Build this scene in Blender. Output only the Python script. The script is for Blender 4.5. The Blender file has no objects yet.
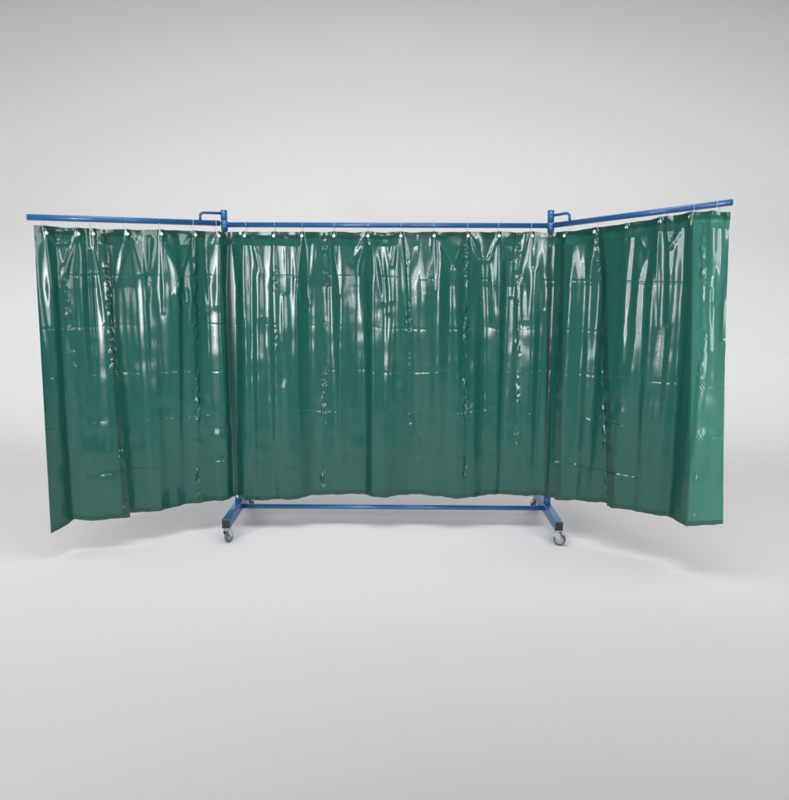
import bpy, bmesh, math
import numpy as np
from mathutils import Vector, Matrix

scene = bpy.context.scene
COL = scene.collection

# ---------------------------------------------------------------- measured tables (metres)
HOOKS = [(0.086, 1.862), (0.251, 1.862), (0.33, 1.865), (0.517, 1.871), (0.711, 1.877), (0.915, 1.878), (1.058, 1.877), (1.226, 1.879), (1.406, 1.88), (1.579, 1.881), (1.777, 1.883), (1.988, 1.884), (2.192, 1.885), (2.397, 1.887), (2.607, 1.888), (2.799, 1.89), (3.004, 1.891), (3.224, 1.89), (3.426, 1.907), (3.629, 1.923), (3.825, 1.948), (3.992, 1.968), (4.115, 1.972), (4.194, 1.958)]
RIDGES = [(0.307, 1.775, 0.308, 1.27, 0.0108, 0.003), (0.33, 1.865, 0.368, 1.366, 0.0108, 0.003), (0.514, 1.86, 0.455, 1.584, 0.013, 0.004), (0.395, 1.55, 0.401, 1.354, 0.0108, 0.003), (0.554, 1.838, 0.579, 1.643, 0.0174, 0.004), (0.646, 1.852, 0.631, 1.655, 0.013, 0.003), (0.634, 1.596, 0.618, 1.49, 0.013, 0.002), (0.711, 1.866, 0.703, 1.417, 0.0087, 0.0035), (0.722, 1.854, 0.8, 1.596, 0.0174, 0.004), (0.8, 1.596, 0.832, 1.476, 0.013, 0.004), (0.883, 1.859, 0.807, 1.62, 0.013, 0.004), (0.807, 1.62, 0.773, 1.524, 0.013, 0.003), (0.773, 1.524, 0.799, 1.428, 0.013, 0.003), (0.914, 1.86, 0.904, 1.584, 0.0152, 0.004), (0.871, 1.548, 0.863, 1.341, 0.0087, 0.0025), (0.974, 1.645, 0.985, 1.412, 0.013, 0.0035), (1.076, 1.865, 1.037, 1.454, 0.026, 0.006), (0.083, 1.889, 0.134, 1.81, 0.013, 0.004), (0.134, 1.81, 0.196, 1.811, 0.013, 0.003), (0.246, 1.873, 0.158, 1.612, 0.013, 0.004), (0.277, 1.863, 0.249, 1.324, 0.0174, 0.004), (0.307, 1.641, 0.308, 1.165, 0.0108, 0.003), (1.213, 1.854, 1.2, 1.379, 0.013, 0.004), (1.275, 1.861, 1.32, 1.666, 0.013, 0.004), (1.313, 1.635, 1.314, 1.386, 0.0347, 0.006), (1.48, 1.862, 1.487, 1.543, 0.013, 0.003), (1.461, 1.506, 1.463, 1.236, 0.013, 0.004), (1.573, 1.869, 1.557, 1.618, 0.013, 0.003), (1.557, 1.618, 1.586, 1.426, 0.013, 0.003), (1.653, 1.821, 1.611, 1.463, 0.013, 0.003), (1.771, 1.87, 1.8, 1.527, 0.013, 0.004), (1.969, 1.872, 1.889, 1.719, 0.0174, 0.004), (1.976, 1.86, 1.945, 1.658, 0.013, 0.003), (2.0, 1.86, 2.083, 1.479, 0.0217, 0.005), (2.094, 1.842, 2.115, 1.417, 0.0174, 0.003), (2.094, 1.83, 2.133, 1.492, 0.0217, 0.004), (2.168, 1.879, 2.138, 1.708, 0.0174, 0.004), (2.199, 1.873, 2.235, 1.33, 0.0108, 0.004), (2.391, 1.869, 2.365, 1.531, 0.0174, 0.004), (2.403, 1.869, 2.402, 1.556, 0.013, 0.003), (2.435, 1.857, 2.512, 1.711, 0.0174, 0.004), (2.583, 1.882, 2.512, 1.711, 0.0174, 0.004), (2.601, 1.882, 2.617, 1.464, 0.0108, 0.004), (2.626, 1.888, 2.692, 1.743, 0.0108, 0.003), (2.692, 1.743, 2.742, 1.743, 0.0108, 0.003), (2.742, 1.743, 2.793, 1.89, 0.0108, 0.003), (2.754, 1.761, 2.777, 1.359, 0.0174, 0.005), (2.771, 1.589, 2.79, 1.346, 0.013, 0.004), (2.849, 1.878, 2.878, 1.768, 0.0174, 0.003), (2.892, 1.726, 2.892, 1.522, 0.013, 0.004), (2.966, 1.897, 2.93, 1.683, 0.013, 0.004), (2.926, 1.634, 2.947, 1.202, 0.0087, 0.003), (2.958, 1.597, 2.966, 1.372, 0.0174, 0.004), (3.018, 1.671, 3.004, 1.373, 0.0217, 0.004), (3.083, 1.622, 3.084, 1.436, 0.0217, 0.004), (3.196, 1.879, 3.173, 1.635, 0.0174, 0.004), (3.421, 1.884, 3.402, 1.637, 0.026, 0.004), (3.865, 1.947, 3.892, 1.811, 0.013, 0.004), (3.892, 1.811, 3.904, 1.392, 0.0152, 0.005), (3.937, 1.89, 3.897, 1.816, 0.013, 0.003), (3.71, 1.898, 3.759, 1.785, 0.0174, 0.003), (3.794, 1.895, 3.744, 1.657, 0.0174, 0.003), (3.821, 1.921, 3.853, 1.367, 0.0087, 0.003), (4.074, 1.891, 4.112, 1.381, 0.0108, 0.004), (4.135, 1.92, 4.17, 1.528, 0.026, 0.007), (4.14, 1.58, 4.164, 1.259, 0.0108, 0.004), (4.211, 1.607, 4.228, 1.318, 0.0108, 0.004)]
FOLD_L1 = [(0.0, 0.03), (0.065, 0.01), (0.141, -0.04), (0.203, -0.02), (0.276, 0.0), (0.362, 0.02), (0.438, 0.03)]
FOLD_L2 = [(0.333, -0.03), (0.438, -0.03), (0.54, -0.01), (0.637, 0.01), (0.724, -0.01), (0.8, -0.02), (0.95, 0.0), (1.029, 0.02), (1.083, 0.01), (1.123, -0.02)]
FOLD_C = [(1.123, -0.02), (1.182, 0.03), (1.294, 0.04), (1.386, 0.02), (1.478, 0.04), (1.557, 0.03), (1.629, -0.01), (1.708, -0.01), (1.839, -0.02), (1.977, -0.02), (2.01, 0.02), (2.101, 0.04), (2.2, 0.0), (2.279, -0.02), (2.397, -0.01), (2.561, 0.03), (2.626, 0.02), (2.757, -0.01), (2.856, -0.02), (2.967, 0.0), (3.052, 0.01), (3.184, 0.02), (3.3, 0.01)]
FOLD_R1 = [(3.248, 0.035), (3.285, 0.03), (3.372, 0.01), (3.477, 0.02), (3.679, 0.0)]
FOLD_R2 = [(3.6, 0.03), (3.666, 0.04), (3.777, 0.01), (3.871, 0.02), (3.972, -0.012), (4.04, 0.018), (4.085, 0.040), (4.125, 0.054), (4.165, 0.050), (4.205, 0.034), (4.300, 0.004)]
PV_T = .24
R_AMP = 1.6
WORLD = .08
def LIGHTS():
    # overhead banks above and in front of the set
    area('overhead_bank', (0, -1.3, 4.7), (0, -.15, 0), 15, 2.2, 60, (1, 1, 1), 70)
    area('overhead_bank', (0, -1.0, 4.8), (0, -.20, 0), 15, 2.2, 74, (1, 1, 1), 130)
    # two banks turned to the backdrop
    area('backdrop_bank', (0, 3.0, 5.6), (0, 4.6, 3.0), 28, 1.0, 87, (1, 1, 1), 118)
    area('backdrop_bank', (0, 1.2, 6.0), (0, 4.0, 1.2), 28, 2.0, 208, (1, 1, 1), 70)
    # window-like softboxes behind the viewer
    area('window_light', (-2.5, -6.2, 2.15), (-.5, 0, 1.5), 1.7, 2.4, 48, (.97, .93, 1), 105)
    area('window_light', (2.7, -6.0, 2.3), (.5, 0, 1.5), 1.2, 2.2, 22, (.97, .93, 1), 105)
    area('strip_light', (-3.1, -5.0, 1.95), (-.6, 0, 1.5), .24, 2.1, 26, (1, .98, 1), 100)
    area('strip_light', (3.2, -4.8, 2.1), (.6, 0, 1.5), .22, 2.0, 17, (1, .98, 1), 100)
    area('strip_light', (.3, -5.9, 3.0), (0, 0, 1.6), .4, .5, 7, (1, 1, 1), 100)

# ---------------------------------------------------------------- helpers
def link(name, mesh, mat=None, parent=None, smooth=True):
    o = bpy.data.objects.new(name, mesh)
    COL.objects.link(o)
    if mat: mesh.materials.append(mat)
    if parent: o.parent = parent
    if smooth:
        for p in mesh.polygons: p.use_smooth = True
    return o

def empty(name, loc=(0, 0, 0), label=None, cat=None, group=None):
    o = bpy.data.objects.new(name, None)
    o.empty_display_size = 0.1
    COL.objects.link(o)
    o.location = loc
    if label: o['label'] = label
    if cat: o['category'] = cat
    if group: o['group'] = group
    return o

def mesh_from(name, verts, faces):
    m = bpy.data.meshes.new(name)
    m.from_pydata([tuple(v) for v in verts], [], faces)
    m.update()
    return m

def tube_data(pts, r, n=16, cap=True, closed=False, rx=None):
    """swept round tube through pts"""
    pts = [Vector(p) for p in pts]
    V, F = [], []
    N = len(pts)
    prev = None
    for i, p in enumerate(pts):
        if closed:
            t = (pts[(i+1) % N] - pts[i-1]).normalized()
        else:
            a = pts[max(i-1, 0)]; b = pts[min(i+1, N-1)]
            t = (b - a).normalized()
        if prev is None:
            ref = Vector((0, 0, 1)) if abs(t.z) < .9 else Vector((1, 0, 0))
            u = t.cross(ref).normalized()
        else:
            u = (prev - t*prev.dot(t)).normalized()
        prev = u
        w = t.cross(u).normalized()
        for k in range(n):
            an = 2*math.pi*k/n
            V.append(p + u*(math.cos(an)*r) + w*(math.sin(an)*r))
    M = N if closed else N-1
    for i in range(M):
        for k in range(n):
            a = i*n+k; b = i*n+(k+1) % n
            c = ((i+1) % N)*n+(k+1) % n; d = ((i+1) % N)*n+k
            F.append((a, d, c, b))
    if cap and not closed:
        F.append(tuple(range(n)))
        F.append(tuple((N-1)*n+k for k in reversed(range(n))))
    return V, F

def tube(name, pts, r, mat, parent, n=16, cap=True, closed=False, bevel=False):
    V, F = tube_data(pts, r, n, cap, closed)
    me = mesh_from(name, V, F)
    o = link(name, me, mat, parent)
    for p in me.polygons:
        if len(p.vertices) > 4: p.use_smooth = False
    return o

def join_data(parts):
    V, F = [], []
    for v, f in parts:
        o = len(V)
        V += list(v); F += [tuple(i+o for i in q) for q in f]
    return V, F

def box_mesh(name, size, mat, parent, M=None, bevel=0.003, seg=3):
    bm = bmesh.new()
    bmesh.ops.create_cube(bm, size=1)
    for v in bm.verts:
        v.co = Vector((v.co.x*size[0], v.co.y*size[1], v.co.z*size[2]))
    if bevel:
        bmesh.ops.bevel(bm, geom=bm.edges[:], offset=bevel, segments=seg, profile=.5, affect='EDGES')
    if M is not None: bm.transform(M)
    me = bpy.data.meshes.new(name); bm.to_mesh(me); bm.free()
    return link(name, me, mat, parent, smooth=False)

def blur1(a, sig, axis):
    if sig <= 0: return a
    r = int(max(1, 3*sig)); x = np.arange(-r, r+1); k = np.exp(-x*x/(2*sig*sig)); k /= k.sum()
    return np.apply_along_axis(lambda m: np.convolve(m, k, mode='same'), axis, a)

def field(seed, ss, sz_, s1=4.5, z1=2.2, st=0.006):
    """smooth random field over (s,z), unit variance, returned as sampler"""
    rng = np.random.default_rng(seed)
    a = rng.standard_normal((int(s1/st)+2, int(z1/st)+2))
    a = blur1(a, ss/st, 0); a = blur1(a, sz_/st, 1)
    a /= a.std()
    def f(s, z):
        x = np.clip((s+.1)/st, 0, a.shape[0]-1.001); y = np.clip(z/st, 0, a.shape[1]-1.001)
        i = x.astype(int); j = y.astype(int); fx = x-i; fy = y-j
        return (a[i, j]*(1-fx)*(1-fy)+a[i+1, j]*fx*(1-fy)+a[i, j+1]*(1-fx)*fy+a[i+1, j+1]*fx*fy)
    return f

# ---------------------------------------------------------------- materials
def new_mat(name):
    m = bpy.data.materials.new(name); m.use_nodes = True
    nt = m.node_tree
    for n in list(nt.nodes): nt.nodes.remove(n)
    return m, nt

def N(nt, typ, **kw):
    n = nt.nodes.new(typ)
    for k, v in kw.items():
        if k.startswith('_'): setattr(n, k[1:], v)
        else: n.inputs[k.replace('__', ' ')].default_value = v
    return n

def principled(name, col, rough=.4, metal=0, coat=0, bump=None, var=0.0):
    m, nt = new_mat(name)
    out = N(nt, 'ShaderNodeOutputMaterial')
    b = N(nt, 'ShaderNodeBsdfPrincipled')
    b.inputs['Base Color'].default_value = (*col, 1)
    b.inputs['Roughness'].default_value = rough
    b.inputs['Metallic'].default_value = metal
    b.inputs['Coat Weight'].default_value = coat
    b.inputs['Coat Roughness'].default_value = .12
    nt.links.new(b.outputs[0], out.inputs[0])
    tc = N(nt, 'ShaderNodeTexCoord')
    if var:
        no = N(nt, 'ShaderNodeTexNoise'); no.inputs['Scale'].default_value = 9; no.inputs['Detail'].default_value = 5
        nt.links.new(tc.outputs['Object'], no.inputs['Vector'])
        r = N(nt, 'ShaderNodeMapRange')
        r.inputs['To Min'].default_value = rough-var; r.inputs['To Max'].default_value = rough+var
        nt.links.new(no.outputs['Fac'], r.inputs['Value']); nt.links.new(r.outputs[0], b.inputs['Roughness'])
    if bump:
        no = N(nt, 'ShaderNodeTexNoise'); no.inputs['Scale'].default_value = bump[0]; no.inputs['Detail'].default_value = 3
        nt.links.new(tc.outputs['Object'], no.inputs['Vector'])
        bp = N(nt, 'ShaderNodeBump'); bp.inputs['Strength'].default_value = bump[1]; bp.inputs['Distance'].default_value = .002
        nt.links.new(no.outputs['Fac'], bp.inputs['Height']); nt.links.new(bp.outputs[0], b.inputs['Normal'])
    return m

def pvc_material(name, diff, trans, fac_tr=.4, rough=.13):
    """thin translucent green welding film"""
    m, nt = new_mat(name)
    L = nt.links.new
    out = N(nt, 'ShaderNodeOutputMaterial')
    uv = N(nt, 'ShaderNodeUVMap')
    mp = N(nt, 'ShaderNodeMapping'); mp.inputs['Scale'].default_value = (45, 4, 1)
    L(uv.outputs[0], mp.inputs[0])
    no = N(nt, 'ShaderNodeTexNoise'); no.inputs['Scale'].default_value = 1; no.inputs['Detail'].default_value = 3
    L(mp.outputs[0], no.inputs['Vector'])
    mp2 = N(nt, 'ShaderNodeMapping'); mp2.inputs['Scale'].default_value = (70, 55, 1)
    L(uv.outputs[0], mp2.inputs[0])
    no2 = N(nt, 'ShaderNodeTexNoise'); no2.inputs['Scale'].default_value = 1; no2.inputs['Detail'].default_value = 2
    L(mp2.outputs[0], no2.inputs['Vector'])
    bp = N(nt, 'ShaderNodeBump'); bp.inputs['Strength'].default_value = .16; bp.inputs['Distance'].default_value = .002
    L(no.outputs['Fac'], bp.inputs['Height'])
    bp2 = N(nt, 'ShaderNodeBump'); bp2.inputs['Strength'].default_value = .10; bp2.inputs['Distance'].default_value = .0015
    L(no2.outputs['Fac'], bp2.inputs['Height']); L(bp.outputs[0], bp2.inputs['Normal'])
    # slight uneven cast of the film: broad upright streaks, darker and lighter
    mp3 = N(nt, 'ShaderNodeMapping'); mp3.inputs['Scale'].default_value = (14, 2.2, 1)
    L(uv.outputs[0], mp3.inputs[0])
    no3 = N(nt, 'ShaderNodeTexNoise'); no3.inputs['Scale'].default_value = 1; no3.inputs['Detail'].default_value = 5
    no3.inputs['Roughness'].default_value = .6
    L(mp3.outputs[0], no3.inputs['Vector'])
    ramp = N(nt, 'ShaderNodeMix', _data_type='RGBA')
    ramp.inputs[6].default_value = tuple(x*.72 for x in diff)+(1,)
    ramp.inputs[7].default_value = tuple(x*1.28 for x in diff)+(1,)
    L(no3.outputs['Fac'], ramp.inputs[0])
    d = N(nt, 'ShaderNodeBsdfDiffuse'); L(ramp.outputs[2], d.inputs['Color']); L(bp2.outputs[0], d.inputs['Normal'])
    t = N(nt, 'ShaderNodeBsdfTranslucent'); L(ramp.outputs[2], t.inputs['Color'])
    a1 = N(nt, 'ShaderNodeMixShader'); a1.inputs[0].default_value = .24
    L(d.outputs[0], a1.inputs[1]); L(t.outputs[0], a1.inputs[2])
    tr = N(nt, 'ShaderNodeBsdfTransparent'); tr.inputs['Color'].default_value = (*trans, 1)
    a2 = N(nt, 'ShaderNodeMixShader'); a2.inputs[0].default_value = fac_tr
    # light crosses more film where a fold turns away, exaggerated to shade the folds
    lw = N(nt, 'ShaderNodeLayerWeight'); lw.inputs['Blend'].default_value = .5
    th = N(nt, 'ShaderNodeMapRange'); th.inputs['From Min'].default_value = 0; th.inputs['From Max'].default_value = .62
    th.inputs['To Min'].default_value = fac_tr*1.15; th.inputs['To Max'].default_value = 0
    L(lw.outputs['Facing'], th.inputs['Value']); L(th.outputs[0], a2.inputs[0])
    L(a1.outputs[0], a2.inputs[1]); L(tr.outputs[0], a2.inputs[2])
    g = N(nt, 'ShaderNodeBsdfGlossy'); g.inputs['Roughness'].default_value = rough
    g.inputs['Color'].default_value = (1, 1, 1, 1)
    L(bp2.outputs[0], g.inputs['Normal'])
    fr = N(nt, 'ShaderNodeLayerWeight'); fr.inputs['Blend'].default_value = .5
    # Schlick from facing: F = .05 + .95*(facing)^5 works the same from both sides
    pw = N(nt, 'ShaderNodeMath', _operation='POWER'); pw.inputs[1].default_value = 4.5
    L(fr.outputs['Facing'], pw.inputs[0]); L(bp2.outputs[0], fr.inputs['Normal'])
    ma = N(nt, 'ShaderNodeMath', _operation='MULTIPLY_ADD'); ma.inputs[1].default_value = .9; ma.inputs[2].default_value = .054
    ma.use_clamp = True
    L(pw.outputs[0], ma.inputs[0])
    a3 = N(nt, 'ShaderNodeMixShader'); L(ma.outputs[0], a3.inputs[0])
    g2 = N(nt, 'ShaderNodeBsdfGlossy'); g2.inputs['Roughness'].default_value = .32
    L(bp2.outputs[0], g2.inputs['Normal'])
    gm = N(nt, 'ShaderNodeMixShader'); gm.inputs[0].default_value = .33
    L(g.outputs[0], gm.inputs[1]); L(g2.outputs[0], gm.inputs[2])
    L(a2.outputs[0], a3.inputs[1]); L(gm.outputs[0], a3.inputs[2])
    L(a3.outputs[0], out.inputs[0])
    return m

M_BLUE = principled('blue_powder_coat', (.015, .115, .30), .33, 0, .35, (160, .15), .06)
M_BACK = principled('pale_studio_paper', (.78, .775, .775), .9, 0, 0, (40, .05))
M_BLACK = principled('black_plastic_cap', (.018, .018, .022), .45, 0, 0, (90, .2))
M_ZINC = principled('zinc_plated_steel', (.55, .58, .60), .3, .85, 0, (120, .2), .08)
M_TYRE = principled('grey_rubber', (.10, .115, .125), .6, 0, 0, (80, .3))
M_HUB = principled('grey_plastic_hub', (.32, .37, .40), .45, 0, 0, (60, .2))
M_NYLON = principled('white_nylon', (.78, .78, .76), .35, 0, 0, (200, .1))
M_WIRE = principled('clear_white_ring', (.62, .68, .74), .3, 0, 0)
M_PVC = pvc_material('green_translucent_pvc', (.0085, .088, .068), (.038, .27, .205), PV_T, .145)
M_PVC2 = pvc_material('green_translucent_pvc_hem', (.015, .11, .083), (.30, .65, .56), .45, .16)

M_PVC3 = pvc_material('green_translucent_pvc_pale', (.034, .19, .142), (.14, .52, .40), .32, .145)  # paler, clearer copy of the curtain film for the free edge

# ---------------------------------------------------------------- curtain surface
PLAN = [(-2.0, -.62), (-1.06, -.05), (.99, -.05), (1.745, -.78)]
LEN = [0]
for a, b in zip(PLAN, PLAN[1:]): LEN.append(LEN[-1]+math.hypot(b[0]-a[0], b[1]-a[1]))
_d = np.arange(-.2, LEN[-1]+.25, .004)
def _raw(s):
    out = np.zeros((len(s), 2))
    for i in range(3):
        lo = -9 if i == 0 else LEN[i]; hi = 99 if i == 2 else LEN[i+1]
        mk = (s >= lo) & (s < hi)
        a = np.array(PLAN[i]); b = np.array(PLAN[i+1]); d = (b-a)/np.linalg.norm(b-a)
        out[mk] = a+(s[mk]-LEN[i])[:, None]*d
    return out
_p = _raw(np.arange(-.35, LEN[-1]+.40, .004))
_k = np.exp(-np.linspace(-2.5, 2.5, 31)**2/2); _k /= _k.sum()
_ps = np.stack([np.convolve(_p[:, c], _k, 'same') for c in (0, 1)], 1)
_sg = np.arange(-.35, LEN[-1]+.40, .004)[:len(_p)]
def path(s):
    x = np.interp(s, _sg, _ps[:, 0]); y = np.interp(s, _sg, _ps[:, 1])
    e = .004
    tx = np.interp(s+e, _sg, _ps[:, 0])-np.interp(s-e, _sg, _ps[:, 0])
    ty = np.interp(s+e, _sg, _ps[:, 1])-np.interp(s-e, _sg, _ps[:, 1])
    l = np.hypot(tx, ty)
    return x, y, ty/l, -tx/l            # normal facing the viewer's side

HS = np.array([h[0] for h in HOOKS]); HZ = np.array([h[1] for h in HOOKS]); HZ[0] += .012; HZ[1] += .008; HZ[2] += .004
def top_z(s):
    z = np.interp(s, HS, HZ)+.028
    # scallop between hooks
    i = np.clip(np.searchsorted(HS, s), 1, len(HS)-1)
    t = np.clip((s-HS[i-1])/(HS[i]-HS[i-1]), 0, 1)
    gap = HS[i]-HS[i-1]
    z = z-np.sin(math.pi*t)**1.0*(.002+.014*gap)*(1+.5*np.sin(s*37))
    return z-(.004*(s > 4.0)*np.clip((s-4.0)/.03, 0, 1))
HEMS = [(0, .162), (.065, .176), (.14, .196), (.203, .183), (.43, .186), (.62, .186), (.85, .193), (1.1, .199), (1.3, .197), (1.5, .205), (1.62, .214), (2.2, .222),
        (2.6, .217), (3.19, .231), (3.3, .238), (3.62, .283), (3.66, .275), (3.87, .277), (4.126, .277), (4.30, .318)]
def hem_z(s):
    return np.interp(s, [h[0] for h in HEMS], [h[1] for h in HEMS])+.0018*np.sin(s*41)+.0007*np.sin(s*97+1)

nA = field(1, .019, .55); nB = field(2, .012, .05); nC = field(3, .035, .035); nP = field(4, .010, .010, st=.004)
nG = field(9, .018, .024); nM2 = field(10, .07, .10); nF = field(8, .040, .8); nD = field(5, .05, .6); nM = field(6, .05, .05); nE = field(7, .010, .16)
SEAMS = [((.386, 1.84), (.412, .19), 1.0), ((.913, 1.848), (.878, .215), 1.0), ((1.418, 1.856), (1.386, .218), .35), ((1.721, 1.858), (1.695, .22), 1.0),
         ((1.988, 1.86), (1.983, .256), .2), ((2.231, 1.861), (2.278, .258), .5), ((2.596, 1.864), (2.619, .26), 1.1), ((2.924, 1.866), (2.960, .249), .9),
         ((3.204, 1.866), (3.27, .263), .6), ((3.440, 1.86), (3.610, .299), .9), ((4.077, 1.844), (4.169, .315), .9), ((.15, 1.84), (.24, .2), .4)]
UPRIGHT = [((.62, 1.84), (.637, .2), .9), ((2.46, 1.84), (2.42, .25), .2), ((3.75, 1.85), (3.852, .289), .9), ((1.16, 1.85), (1.18, .2), .3)]
def c_seed(v): return (v*7.3) % 4.2
CREASES = [1.625, 1.325, 1.052, .778, .480]

def disp(s, z, fold):
    zt = top_z(s); h = np.clip((zt-z)/1.68, 0, 1)
    fs = np.array([f[0] for f in fold]); fd = np.array([f[1] for f in fold])
    g = np.linspace(fs[0]-.1, fs[-1]+.1, 900)
    gd = np.interp(g, fs, fd); sg = .009/(g[1]-g[0])
    r = int(3*sg)+1; k = np.exp(-np.arange(-r, r+1)**2/(2*sg*sg)); k /= k.sum()
    gd = np.convolve(np.pad(gd, r, 'edge'), k, 'valid')
    # the folds run slightly aslant towards the hooks
    ss = s+.012*nD(s, z)*(1-h)
    d = 1.5*np.interp(ss, g, gd)*(.40+.60*h**.8)*np.clip(h/.05, .25, 1)
    d += (.0050*nA(s, z)+.0190*nF(s, z))*np.clip(h*5, 0, 1)*(1-.30*h)*(1-.35*np.clip((s-3.45)/.1, 0, 1))
    d += .0002*nE(s, z)*(1-.5*h)*np.clip(h*6, 0, 1)
    d += .0003*nB(s, z)*(1-.4*h)
    d += .0016*nC(s, z)*(.35+.65*h)
    # gathers hanging from each hook
    for i, (hs, hz) in enumerate(HOOKS):
        w = .010+.05*np.clip((hz-z), 0, 1)
        d += .008*np.exp(-((s-hs)/w)**2)*np.exp(-np.clip(hz-z, 0, 9)/.16)
        if i+1 < len(HOOKS):
            g_ = HOOKS[i+1][0]-hs
            mid = hs+g_*.5
            d -= .006*np.exp(-((s-mid)/(g_*.25))**2)*np.exp(-np.clip(hz-z, 0, 9)/.09)
    # tension ridges and tucks
    for s0, z0, s1, z1, w, a in RIDGES:
        dx = s1-s0; dz = z1-z0; l2 = dx*dx+dz*dz
        t = np.clip(((s-s0)*dx+(z-z0)*dz)/l2, 0, 1)
        q = np.hypot(s-s0-t*dx, z-z0-t*dz); w = w*1.12
        d += a*R_AMP*np.exp(-(q/w)**2)*(.55+.45*np.sin(math.pi*np.clip(t, .05, .95)))
    # welded seams: raised band, puckered
    for (s0, z0), (s1, z1), a in SEAMS:
        c = s0+(s1-s0)*(z0-z)/(z0-z1)
        m = np.exp(-((s-c)/.012)**2)
        d += a*m*(.0028*(1+.5*h)*nP(s, z)+.0010)*np.clip(nM(s*0+c, z)*.9+.45, .05, 1.8)
        d += a*.0012*(1/(1+np.exp(-(s-c-.018)/.0025)))*np.exp(-np.clip(s-c, 0, 1)/.03)
    # sharp upright folds left by packing, showing in the lower half
    for (s0, z0), (s1, z1), a in SEAMS+UPRIGHT:
        c = s0+(s1-s0)*(z0-z)/(z0-z1)+.004*nD(s*0+c_seed(s0), z)
        q = (s-c+.006)
        d += .0045*np.exp(-np.abs(q)/.012)*np.clip((h-.45)/.2, 0, 1)*(.6+.4*a)
    # handled, dented patches towards the hem
    d += .0014*nG(s, z)*np.clip(nM2(s, z)-.55, 0, 1.2)*np.clip((h-.45)/.3, 0, 1)
    # packing creases
    for j, cz in enumerate(CREASES):
        zz = cz+.012*np.sin(s*1.3+j)+.005*nD(s, z*0+.3*j)+.0025*nC(s, z*0+.2*j)
        m = np.clip(nM(s, z*0+cz)*.8+.45, .0, 1.6)
        d -= (.0010+.0003*max(0, j-1))*np.exp(-((z-zz)/.0055)**2)*m
    # small crow's-foot dents where creases cross the seams
        for (s0, z0), (s1, z1), a in SEAMS:
            c = s0+(s1-s0)*(z0-cz)/(z0-z1)
            rr = np.hypot(s-c-.01, (z-zz)*1.2)
            d += a*.0022*np.exp(-(rr/.022)**2)*np.sin((s-c)*420+(z-zz)*260)
    # the film stays in front of the two posts
    xx, yy, nx, ny = path(s)
    near = np.minimum(np.abs(xx+1.05), np.abs(xx-1.0))
    lo = -.016
    d = np.where(near < .07, np.maximum(d, lo+.002*np.tanh((d-lo)/.01)), d)
    return d

def surf(s, z, fold, off=0.0):
    x, y, nx, ny = path(s)
    d = disp(s, z, fold)+off
    return np.stack([x+nx*d, y+ny*d, z], -1)

def sheet_mesh(name, sl, sr, fold, off, mat, parent, zf=None, ds=.0050, dz=.0050):
    """sl, sr: functions of height fraction h (0 top, 1 hem) giving left and right edge; zf: (top(s), bottom(s))"""
    zt_f, zb_f = zf or (top_z, hem_z)
    w = max(sr(0)-sl(0), sr(1)-sl(1))
    nu = max(3, int(w/ds)+1)
    zt0 = zt_f(np.array([(sl(0)+sr(0))/2]))[0]; zb0 = zb_f(np.array([(sl(0)+sr(0))/2]))[0]
    nv = max(4, int((zt0-zb0)/dz)+1)
    hs = np.linspace(0, 1, nv); us = np.linspace(0, 1, nu)
    H, U = np.meshgrid(hs, us, indexing='ij')
    # absolute height fraction of the whole drop for slanted edges
    S0 = np.vectorize(sl)(0.0)
    sm = (sl(0)+sr(0))/2
    hh = (top_z(np.array([sm]))[0]-(zt0+(zb0-zt0)*H))/(top_z(np.array([sm]))[0]-hem_z(np.array([sm]))[0])
    A = sl(0)+(sl(1)-sl(0))*hh; B = sr(0)+(sr(1)-sr(0))*hh
    S = A+(B-A)*U
    shp = S.shape; sf = S.ravel()
    Z = (zt_f(sf)+(zb_f(sf)-zt_f(sf))*H.ravel())
    P = surf(sf, Z, fold, off)
    me = bpy.data.meshes.new(name)
    nV = nu*nv
    me.vertices.add(nV); me.vertices.foreach_set('co', P.astype(np.float32).ravel())
    idx = np.arange(nV).reshape(nv, nu)
    q = np.stack([idx[:-1, :-1], idx[1:, :-1], idx[1:, 1:], idx[:-1, 1:]], -1).reshape(-1, 4)
    nf = len(q)
    me.loops.add(nf*4); me.loops.foreach_set('vertex_index', q.ravel().astype(np.int32))
    me.polygons.add(nf); me.polygons.foreach_set('loop_start', (np.arange(nf)*4).astype(np.int32))
    me.update(calc_edges=True)
    uvl = me.uv_layers.new(name='UVMap')
    uv = np.stack([sf, Z], -1)[q.ravel()]
    uvl.data.foreach_set('uv', uv.astype(np.float32).ravel())
    me.polygons.foreach_set('use_smooth', np.ones(nf, dtype=bool))
    me.validate()
    me.materials.append(mat)
    o = bpy.data.objects.new(name, me); COL.objects.link(o); o.parent = parent
    return o

def lin(a, b): return lambda h: a+(b-a)*h

def eyelet_data(P, n):
    """flat ring washer facing n"""
    n = Vector(n).normalized(); P = Vector(P)
    u = n.cross(Vector((0, 0, 1))).normalized(); w = Vector((0, 0, 1))
    pts = [P+u*math.cos(2*math.pi*k/14)*.0075+w*math.sin(2*math.pi*k/14)*.0075 for k in range(14)]
    return tube_data(pts, .0030, 8, closed=True)

RAILZ = 1.953
def rail_point(s):
    """centre of the rail above path position s"""
    x, y, nx, ny = path(np.array([s])); x, y, nx, ny = x[0], y[0], nx[0], ny[0]
    if s < LEN[1]: t = (LEN[1]-s)/LEN[1]; z = ARM_Z[0]+(ARM_Z[1]-ARM_Z[0])*t; off = .05
    elif s > LEN[2]: t = (s-LEN[2])/(LEN[3]-LEN[2]); z = ARM_Z[0]+(ARM_Z[2]-ARM_Z[0])*t; off = .05
    else: z = RAILZ; off = .05
    return Vector((x-nx*off, y-ny*off, z)), Vector((nx, ny, 0))
ARM_Z = (1.957, 1.946, 2.037)

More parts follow.
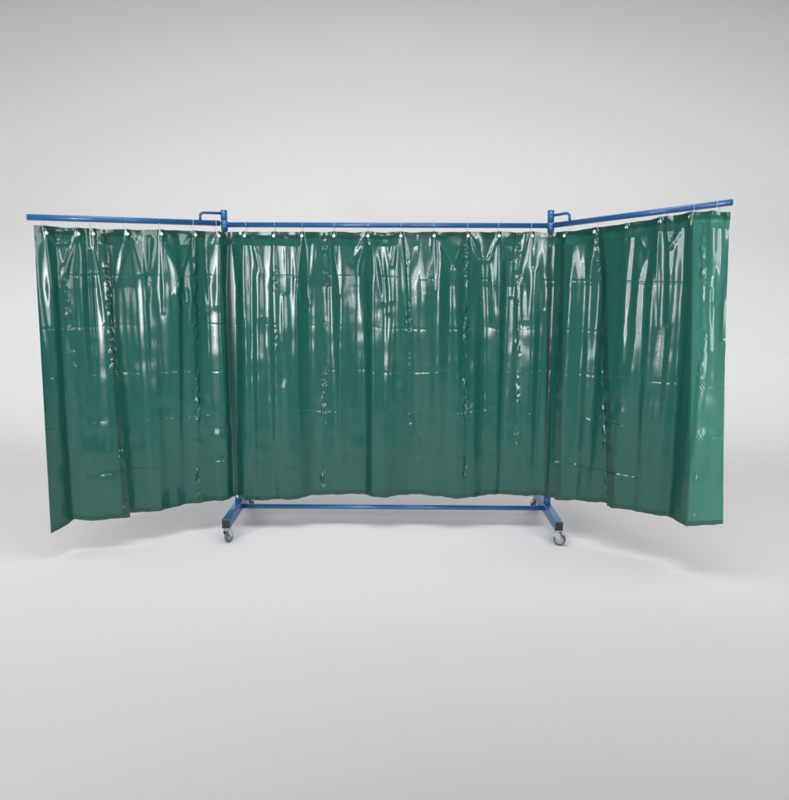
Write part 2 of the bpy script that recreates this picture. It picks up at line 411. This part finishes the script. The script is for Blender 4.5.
def add_hooks(parent, lo, hi, foldf):
    for i, (hs, hz) in enumerate(HOOKS):
        if not (lo <= hs < hi): continue
        fold = foldf(hs)
        P = surf(np.array([hs]), np.array([hz]), fold, .004)[0]
        R, n = rail_point(hs)
        V, F = eyelet_data(P, n)
        link('eyelet', mesh_from('eyelet', V, F), M_NYLON, parent)
        # rounded snap in the middle of the eyelet
        bm = bmesh.new(); bmesh.ops.create_uvsphere(bm, u_segments=12, v_segments=8, radius=.0078)
        for v in bm.verts: v.co = Vector((v.co.x, v.co.y*.45, v.co.z))
        ang = math.atan2(n.x, -n.y)
        bm.transform(Matrix.Translation(Vector(P))@Matrix.Rotation(ang, 4, 'Z'))
        me = bpy.data.meshes.new('snap_knob'); bm.to_mesh(me); bm.free()
        link('snap_knob', me, M_NYLON, parent)
        if hs > 4.15: continue      # the last eyelet hangs free beyond the rail end
        # thin ring looped over the rail and through the eyelet
        up = Vector((0, 0, 1)); C0 = R; pts = []
        rr = .0205
        Pb = Vector(P)-n*.016
        for k in range(13):
            a = math.radians(-25+230*k/12)
            pts.append(C0+n*(math.cos(a)*rr)+up*(math.sin(a)*rr))
        pts.append(C0-n*.012+up*(-.035)); pts.append(Pb+up*.012); pts.append(Pb-up*.004); pts.append(Vector(P)+n*.002-up*.003)
        pts.append(Vector(P)+n*.006+up*.008); pts.append(C0+n*.022+up*(-.035))
        V, F = tube_data(pts, .0013, 6, closed=True)
        link('hanging_ring', mesh_from('hanging_ring', V, F), M_WIRE, parent)

GROUP_C = 'green welding curtains hung from the screen rails'
def bands(parent, sl, sr, fold, off, mt=None):
    mt = mt or M_PVC2
    b = sheet_mesh('header_band', sl, sr, fold, off+.0022, mt, parent, (lambda s: top_z(s)-.0008, lambda s: top_z(s)-.040), dz=.006)
    b = sheet_mesh('bottom_hem', sl, sr, fold, off+.0022, mt, parent, (lambda s: hem_z(s)+.026, lambda s: hem_z(s)+.0008), dz=.006)

# left curtain: two overlapping sheets
tl = empty('welding_curtain', (-1.53, -.34, 0), 'green film curtain on the left swing arm, its loose outer corner dipping lowest', 'curtain', GROUP_C)
tc = empty('welding_curtain', (0, -.05, 0), 'widest green film curtain, hanging between the two blue posts above the cross bar', 'curtain', GROUP_C)
tr = empty('welding_curtain', (1.37, -.40, 0), 'green film curtain on the right swing arm, ending in a paler turned flap', 'curtain', GROUP_C)
for t_ in (tl, tc, tr): bpy.context.view_layer.update()

def reparent_local(root):
    inv = Matrix.Translation(root.location).inverted()
    for c in root.children:
        if c.type == 'MESH':
            c.data.transform(inv)

e0 = lin(.026, .0)
s1 = (lin(.026, -.002), lin(.404, .442)); s2 = (lin(.388, .420), lin(1.138, 1.136))
sheet_mesh('sheet', *s1, FOLD_L1, .003, M_PVC, tl); bands(tl, *s1, FOLD_L1, .003)
sheet_mesh('sheet', *s2, FOLD_L2, -.002, M_PVC, tl); bands(tl, *s2, FOLD_L2, -.002)
add_hooks(tl, -1, 1.12, lambda s: FOLD_L1 if s < .36 else FOLD_L2)

sc = (lin(1.112, 1.118), lin(3.228, 3.282))
sheet_mesh('sheet', *sc, FOLD_C, -.003, M_PVC, tc); bands(tc, *sc, FOLD_C, -.003)
add_hooks(tc, 1.13, 3.20, lambda s: FOLD_C)

s3 = (lin(3.205, 3.262), lin(3.472, 3.652)); s4 = (lin(3.444, 3.628), lin(4.006, 4.132)); s5 = (lin(3.994, 4.118), lin(4.206, 4.300))
sheet_mesh('sheet', *s3, FOLD_R1, .002, M_PVC, tr); bands(tr, *s3, FOLD_R1, .002)
sheet_mesh('sheet', *s4, FOLD_R2, .006, M_PVC, tr); bands(tr, *s4, FOLD_R2, .006)
fl = sheet_mesh('edge_sheet', *s5, FOLD_R2, .010, M_PVC3, tr); fl['label'] = 'paler strip of film at the free edge'
bands(tr, *s5, FOLD_R2, .010, M_PVC3)
add_hooks(tr, 3.20, 9, lambda s: FOLD_R1 if s < 3.47 else FOLD_R2)
for t_ in (tl, tc, tr): reparent_local(t_)

# ---------------------------------------------------------------- the blue frame
fr = empty('welding_screen_frame', (0, 0, 0), 'blue steel screen frame on four castors with two hinged swing arms', 'screen frame')
PL0, PL1 = Vector((-1.032, 0, .13)), Vector((-1.072, 0, 2.035))
PR0, PR1 = Vector((1.016, 0, .13)), Vector((.966, 0, 2.048))
def mixp(a, b, z): t = (z-a.z)/(b.z-a.z); return a+(b-a)*t
for a, b in ((PL0, PL1), (PR0, PR1)):
    jz = 1.915
    tube('post', [a, mixp(a, b, jz)], .0165, M_BLUE, fr, 24)
    tube('hinge_sleeve', [mixp(a, b, jz-.004), mixp(a, b, 1.972)], .0215, M_BLUE, fr, 28)
    top = tube('hinge_sleeve', [mixp(a, b, 1.975), b], .0205, M_BLUE, fr, 28)
    pc = tube('end_cap', [b-Vector((0, 0, .001)), b+Vector((0, 0, .003))], .0175, M_BLACK, top, 20)
r0 = mixp(PL0, PL1, RAILZ-.004)+Vector((.018, 0, 0)); r1 = mixp(PR0, PR1, RAILZ+.004)-Vector((.018, 0, 0))
tube('top_rail', [r0, r1], .0160, M_BLUE, fr, 24)
c0 = Vector((-1.012, 0, .125)); c1 = Vector((.998, 0, .125))
tube('cross_bar', [c0, c1], .0155, M_BLUE, fr, 24)

def arm(side):
    if side < 0:
        root = mixp(PL0, PL1, 1.957); end = Vector((-2.016, -.585, ARM_Z[1])); pst = (PL0, PL1)
    else:
        root = mixp(PR0, PR1, 1.957); end = Vector((1.768, -.725, ARM_Z[2])); pst = (PR0, PR1)
    d = (end-root).normalized()
    a = tube('swing_arm', [root+d*.030, end], .0170, M_BLUE, fr, 24)
    tube('end_cap', [end-d*.0005, end+d*.006], .0160, M_BLUE, a, 20)
    # bent brace loop from the upper sleeve down to the arm
    up = mixp(*pst, 2.018)
    hx = Vector((d.x, d.y, 0)).normalized(); ln = .150 if side < 0 else .130
    p0 = up+hx*.016; p1 = up+hx*(ln-.022)+Vector((0, 0, d.z*ln)); foot = root+d*(ln+.002)+Vector((0, 0, .012))
    pts = [p0]
    n = 7; cc = up+hx*(ln-.022)+Vector((0, 0, d.z*ln-.022))
    for k in range(n+1):
        an = math.pi/2*(1-k/n)
        pts.append(cc+hx*(math.cos(an)*.022)+Vector((0, 0, math.sin(an)*.022)))
    pts.append(foot)
    tube('brace', pts, .0085, M_BLUE, a, 14)
    # hinge tongue to the post
    tube('hinge_pin', [root+d*.012, root+d*.034], .008, M_BLUE, a, 12)
arm(-1); arm(1)

# small weld beads where the tubes meet
def bead(c, axis, r, parent):
    axis = Vector(axis).normalized(); ref = Vector((0, 0, 1)) if abs(axis.z) < .9 else Vector((1, 0, 0))
    u = axis.cross(ref).normalized(); w = axis.cross(u); n = 36
    pts = [Vector(c)+(u*math.cos(2*math.pi*k/n)+w*math.sin(2*math.pi*k/n))*(r+.0006*math.sin(k*2.7)) for k in range(n)]
    V, F = tube_data(pts, .0024, 8, closed=True)
    link('weld_bead', mesh_from('weld_bead', V, F), M_BLUE, parent)
bead(r0+Vector((.004, 0, 0)), (1, 0, 0), .0165, fr); bead(r1-Vector((.004, 0, 0)), (1, 0, 0), .0165, fr)
bead(c0+Vector((.009, 0, 0)), (1, 0, 0), .0160, fr); bead(c1-Vector((.009, 0, 0)), (1, 0, 0), .0160, fr)
bead((-1.030, 0, .162), (0, 0, 1), .0235, fr); bead((1.016, 0, .162), (0, 0, 1), .0235, fr)

# feet with castors
def castor(loc, yaw, parent, name='castor'):
    Mx = Matrix.Translation(loc)@Matrix.Rotation(yaw, 4, 'Z')
    pl = box_mesh(name, (.050, .050, .005), M_ZINC, parent, Mx@Matrix.Translation((0, 0, .0985)), .0015, 2)
    # swivel ring
    V, F = tube_data([Mx@Vector((0, 0, .084)), Mx@Vector((0, 0, .0955))], .019, 20)
    link('swivel', mesh_from('swivel', V, F), M_ZINC, pl)
    # fork: two cheeks joined by a crown, wheel axle set back by .018
    bm = bmesh.new()
    prof = [(-.021, .084), (.021, .084), (.020, .066), (-.008, .034), (-.020, .030), (-.030, .038), (-.030, .050)]
    for sx in (-1, 1):
        x0 = sx*.0165; x1 = sx*.0190
        va = [bm.verts.new((x0, y, z)) for y, z in prof]; vb = [bm.verts.new((x1, y, z)) for y, z in prof]
        bm.faces.new(va); bm.faces.new(list(reversed(vb)))
        for k in range(len(prof)):
            k2 = (k+1) % len(prof); bm.faces.new((va[k], va[k2], vb[k2], vb[k]))
    r = bmesh.ops.create_cube(bm, size=1, matrix=Matrix.Translation((0, 0, .0805))@Matrix.Diagonal((.0375, .040, .004, 1)))
    bmesh.ops.recalc_face_normals(bm, faces=bm.faces)
    bm.transform(Mx); me = bpy.data.meshes.new('fork'); bm.to_mesh(me); bm.free()
    link('fork', me, M_ZINC, pl, smooth=False)
    # wheel: lathe profile
    def lathe(prof, name, mat):
        n = 32; V = []; F = []
        for k in range(n):
            a = 2*math.pi*k/n
            for x, r_ in prof: V.append(Mx@Vector((x, -.015+math.cos(a)*r_, .0375+math.sin(a)*r_)))
        m_ = len(prof)
        for k in range(n):
            for j in range(m_-1):
                F.append((k*m_+j, k*m_+j+1, ((k+1) % n)*m_+j+1, ((k+1) % n)*m_+j))
        return link(name, mesh_from(name, V, F), mat, pl)
    lathe([(-.0105, .026), (-.0125, .033), (-.010, .0365), (-.004, .0375), (.004, .0375), (.010, .0365), (.0125, .033), (.0105, .026)], 'tyre', M_TYRE)
    lathe([(-.0135, .0), (-.0135, .008), (-.009, .010), (-.009, .023), (-.0108, .0262), (.0108, .0262), (.009, .023), (.009, .010), (.0135, .008), (.0135, .0)], 'wheel', M_HUB)
    V, F = tube_data([Mx@Vector((-.021, -.015, .0375)), Mx@Vector((.021, -.015, .0375))], .004, 12)
    link('axle', mesh_from('axle', V, F), M_ZINC, pl)
    # brake lever
    bm = bmesh.new()
    bmesh.ops.create_cube(bm, size=1, matrix=Matrix.Translation((0, -.048, .071))@Matrix.Rotation(math.radians(18), 4, 'X')@Matrix.Diagonal((.026, .045, .0035, 1)))
    bmesh.ops.create_cube(bm, size=1, matrix=Matrix.Translation((0, -.024, .0745))@Matrix.Rotation(math.radians(-8), 4, 'X')@Matrix.Diagonal((.016, .020, .004, 1)))
    bmesh.ops.bevel(bm, geom=bm.edges[:], offset=.001, segments=2, affect='EDGES')
    bm.transform(Mx); me = bpy.data.meshes.new('brake_lever'); bm.to_mesh(me); bm.free()
    link('brake_lever', me, M_ZINC, pl, smooth=False)
    return pl

for side, yaws in ((-1, (math.radians(165), math.radians(40))), (1, (math.radians(62), math.radians(-50)))):
    x = -1.030 if side < 0 else 1.016
    f = box_mesh('foot', (.050, .77, .058), M_BLUE, fr, Matrix.Translation((x, 0, .131)), .004, 3)
    for y in (-.3875, .3875):
        box_mesh('end_cap', (.047, .005, .055), M_BLACK, f, Matrix.Translation((x, y, .131)), .002, 2)
    if True:   # weld collar where the post meets the foot
        tube('post_socket', [Vector((x, 0, .161)), Vector((x, 0, .205))], .0225, M_BLUE, f, 24)
    castor(Vector((x, -.350, 0.001)), yaws[0], fr)
    castor(Vector((x, .350, 0.001)), yaws[1], fr)

# white cable clips closing the curtain round the posts, near the hem
def clip(x, z, parent):
    loc = Vector((x, -.07, z))-parent.location
    bm = bmesh.new()
    bmesh.ops.create_cube(bm, size=1, matrix=Matrix.Translation(loc)@Matrix.Diagonal((.013, .010, .014, 1)))
    bmesh.ops.bevel(bm, geom=bm.edges[:], offset=.003, segments=2, affect='EDGES')
    me = bpy.data.meshes.new('hem_clip'); bm.to_mesh(me); bm.free()
    link('hem_clip', me, M_NYLON, parent)
clip(-1.024, .213, tc); clip(.993, .240, tc); clip(1.012, .240, tc)

# ---------------------------------------------------------------- studio floor and backdrop
def grid_sheet(name, prof, x0, x1, nx, mat):
    xs = np.linspace(x0, x1, nx); V = []; F = []
    for y, z in prof:
        for x in xs: V.append((x, y, z))
    for j in range(len(prof)-1):
        for i in range(nx-1):
            a = j*nx+i; F.append((a, a+1, a+nx+1, a+nx))
    o = link(name, mesh_from(name, V, F), mat)
    o['kind'] = 'structure'
    return o
BY = 2.4; RAD = 2.2
grid_sheet('floor', [(y, 0) for y in np.linspace(-7.5, BY, 24)], -9, 9, 30, M_BACK)
arc = [(BY+RAD*math.sin(a), RAD-RAD*math.cos(a)) for a in np.linspace(0, math.pi/2, 48)]
grid_sheet('backdrop', arc+[(BY+RAD, z) for z in np.linspace(RAD+.3, 8.0, 12)], -9, 9, 30, M_BACK)

# ---------------------------------------------------------------- light
def area(name, loc, target, sx, sy, power, col=(1, 1, 1), spread=180):
    l = bpy.data.lights.new(name, 'AREA'); l.shape = 'RECTANGLE'; l.size = sx; l.size_y = sy
    l.energy = power; l.color = col; l.spread = math.radians(spread)
    o = bpy.data.objects.new(name, l); COL.objects.link(o)
    o.location = loc
    d = Vector(target)-Vector(loc)
    o.rotation_euler = d.to_track_quat('-Z', 'Y').to_euler()
    return o
LIGHTS()

w = bpy.data.worlds.new('World'); scene.world = w; w.use_nodes = True
bg = w.node_tree.nodes['Background']; bg.inputs[0].default_value = (.95, .96, 1, 1); bg.inputs[1].default_value = WORLD

# ---------------------------------------------------------------- camera
cam = bpy.data.cameras.new('camera'); co = bpy.data.objects.new('camera', cam); COL.objects.link(co)
cam.sensor_fit = 'HORIZONTAL'; cam.sensor_width = 36; cam.lens = 36*750/789
cam.clip_start = .05; cam.clip_end = 200
p = math.radians(9.5); r = math.radians(-.4)
fw = Vector((0, math.cos(p), -math.sin(p))); up = Vector((0, math.sin(p), math.cos(p))); rt = Vector((1, 0, 0))
rt2 = math.cos(r)*rt-math.sin(r)*up; up2 = math.sin(r)*rt+math.cos(r)*up
Mc = Matrix((rt2, up2, -fw)).transposed().to_4x4(); Mc.translation = Vector((0, -4.8, 1.65))
co.matrix_world = Mc
scene.camera = co
scene.view_settings.view_transform = 'Standard'; scene.view_settings.look = 'None'
scene.view_settings.exposure = 0; scene.view_settings.gamma = 1
scene.render.engine = 'CYCLES'
scene.cycles.caustics_reflective = False; scene.cycles.caustics_refractive = False
scene.cycles.transparent_max_bounces = 16
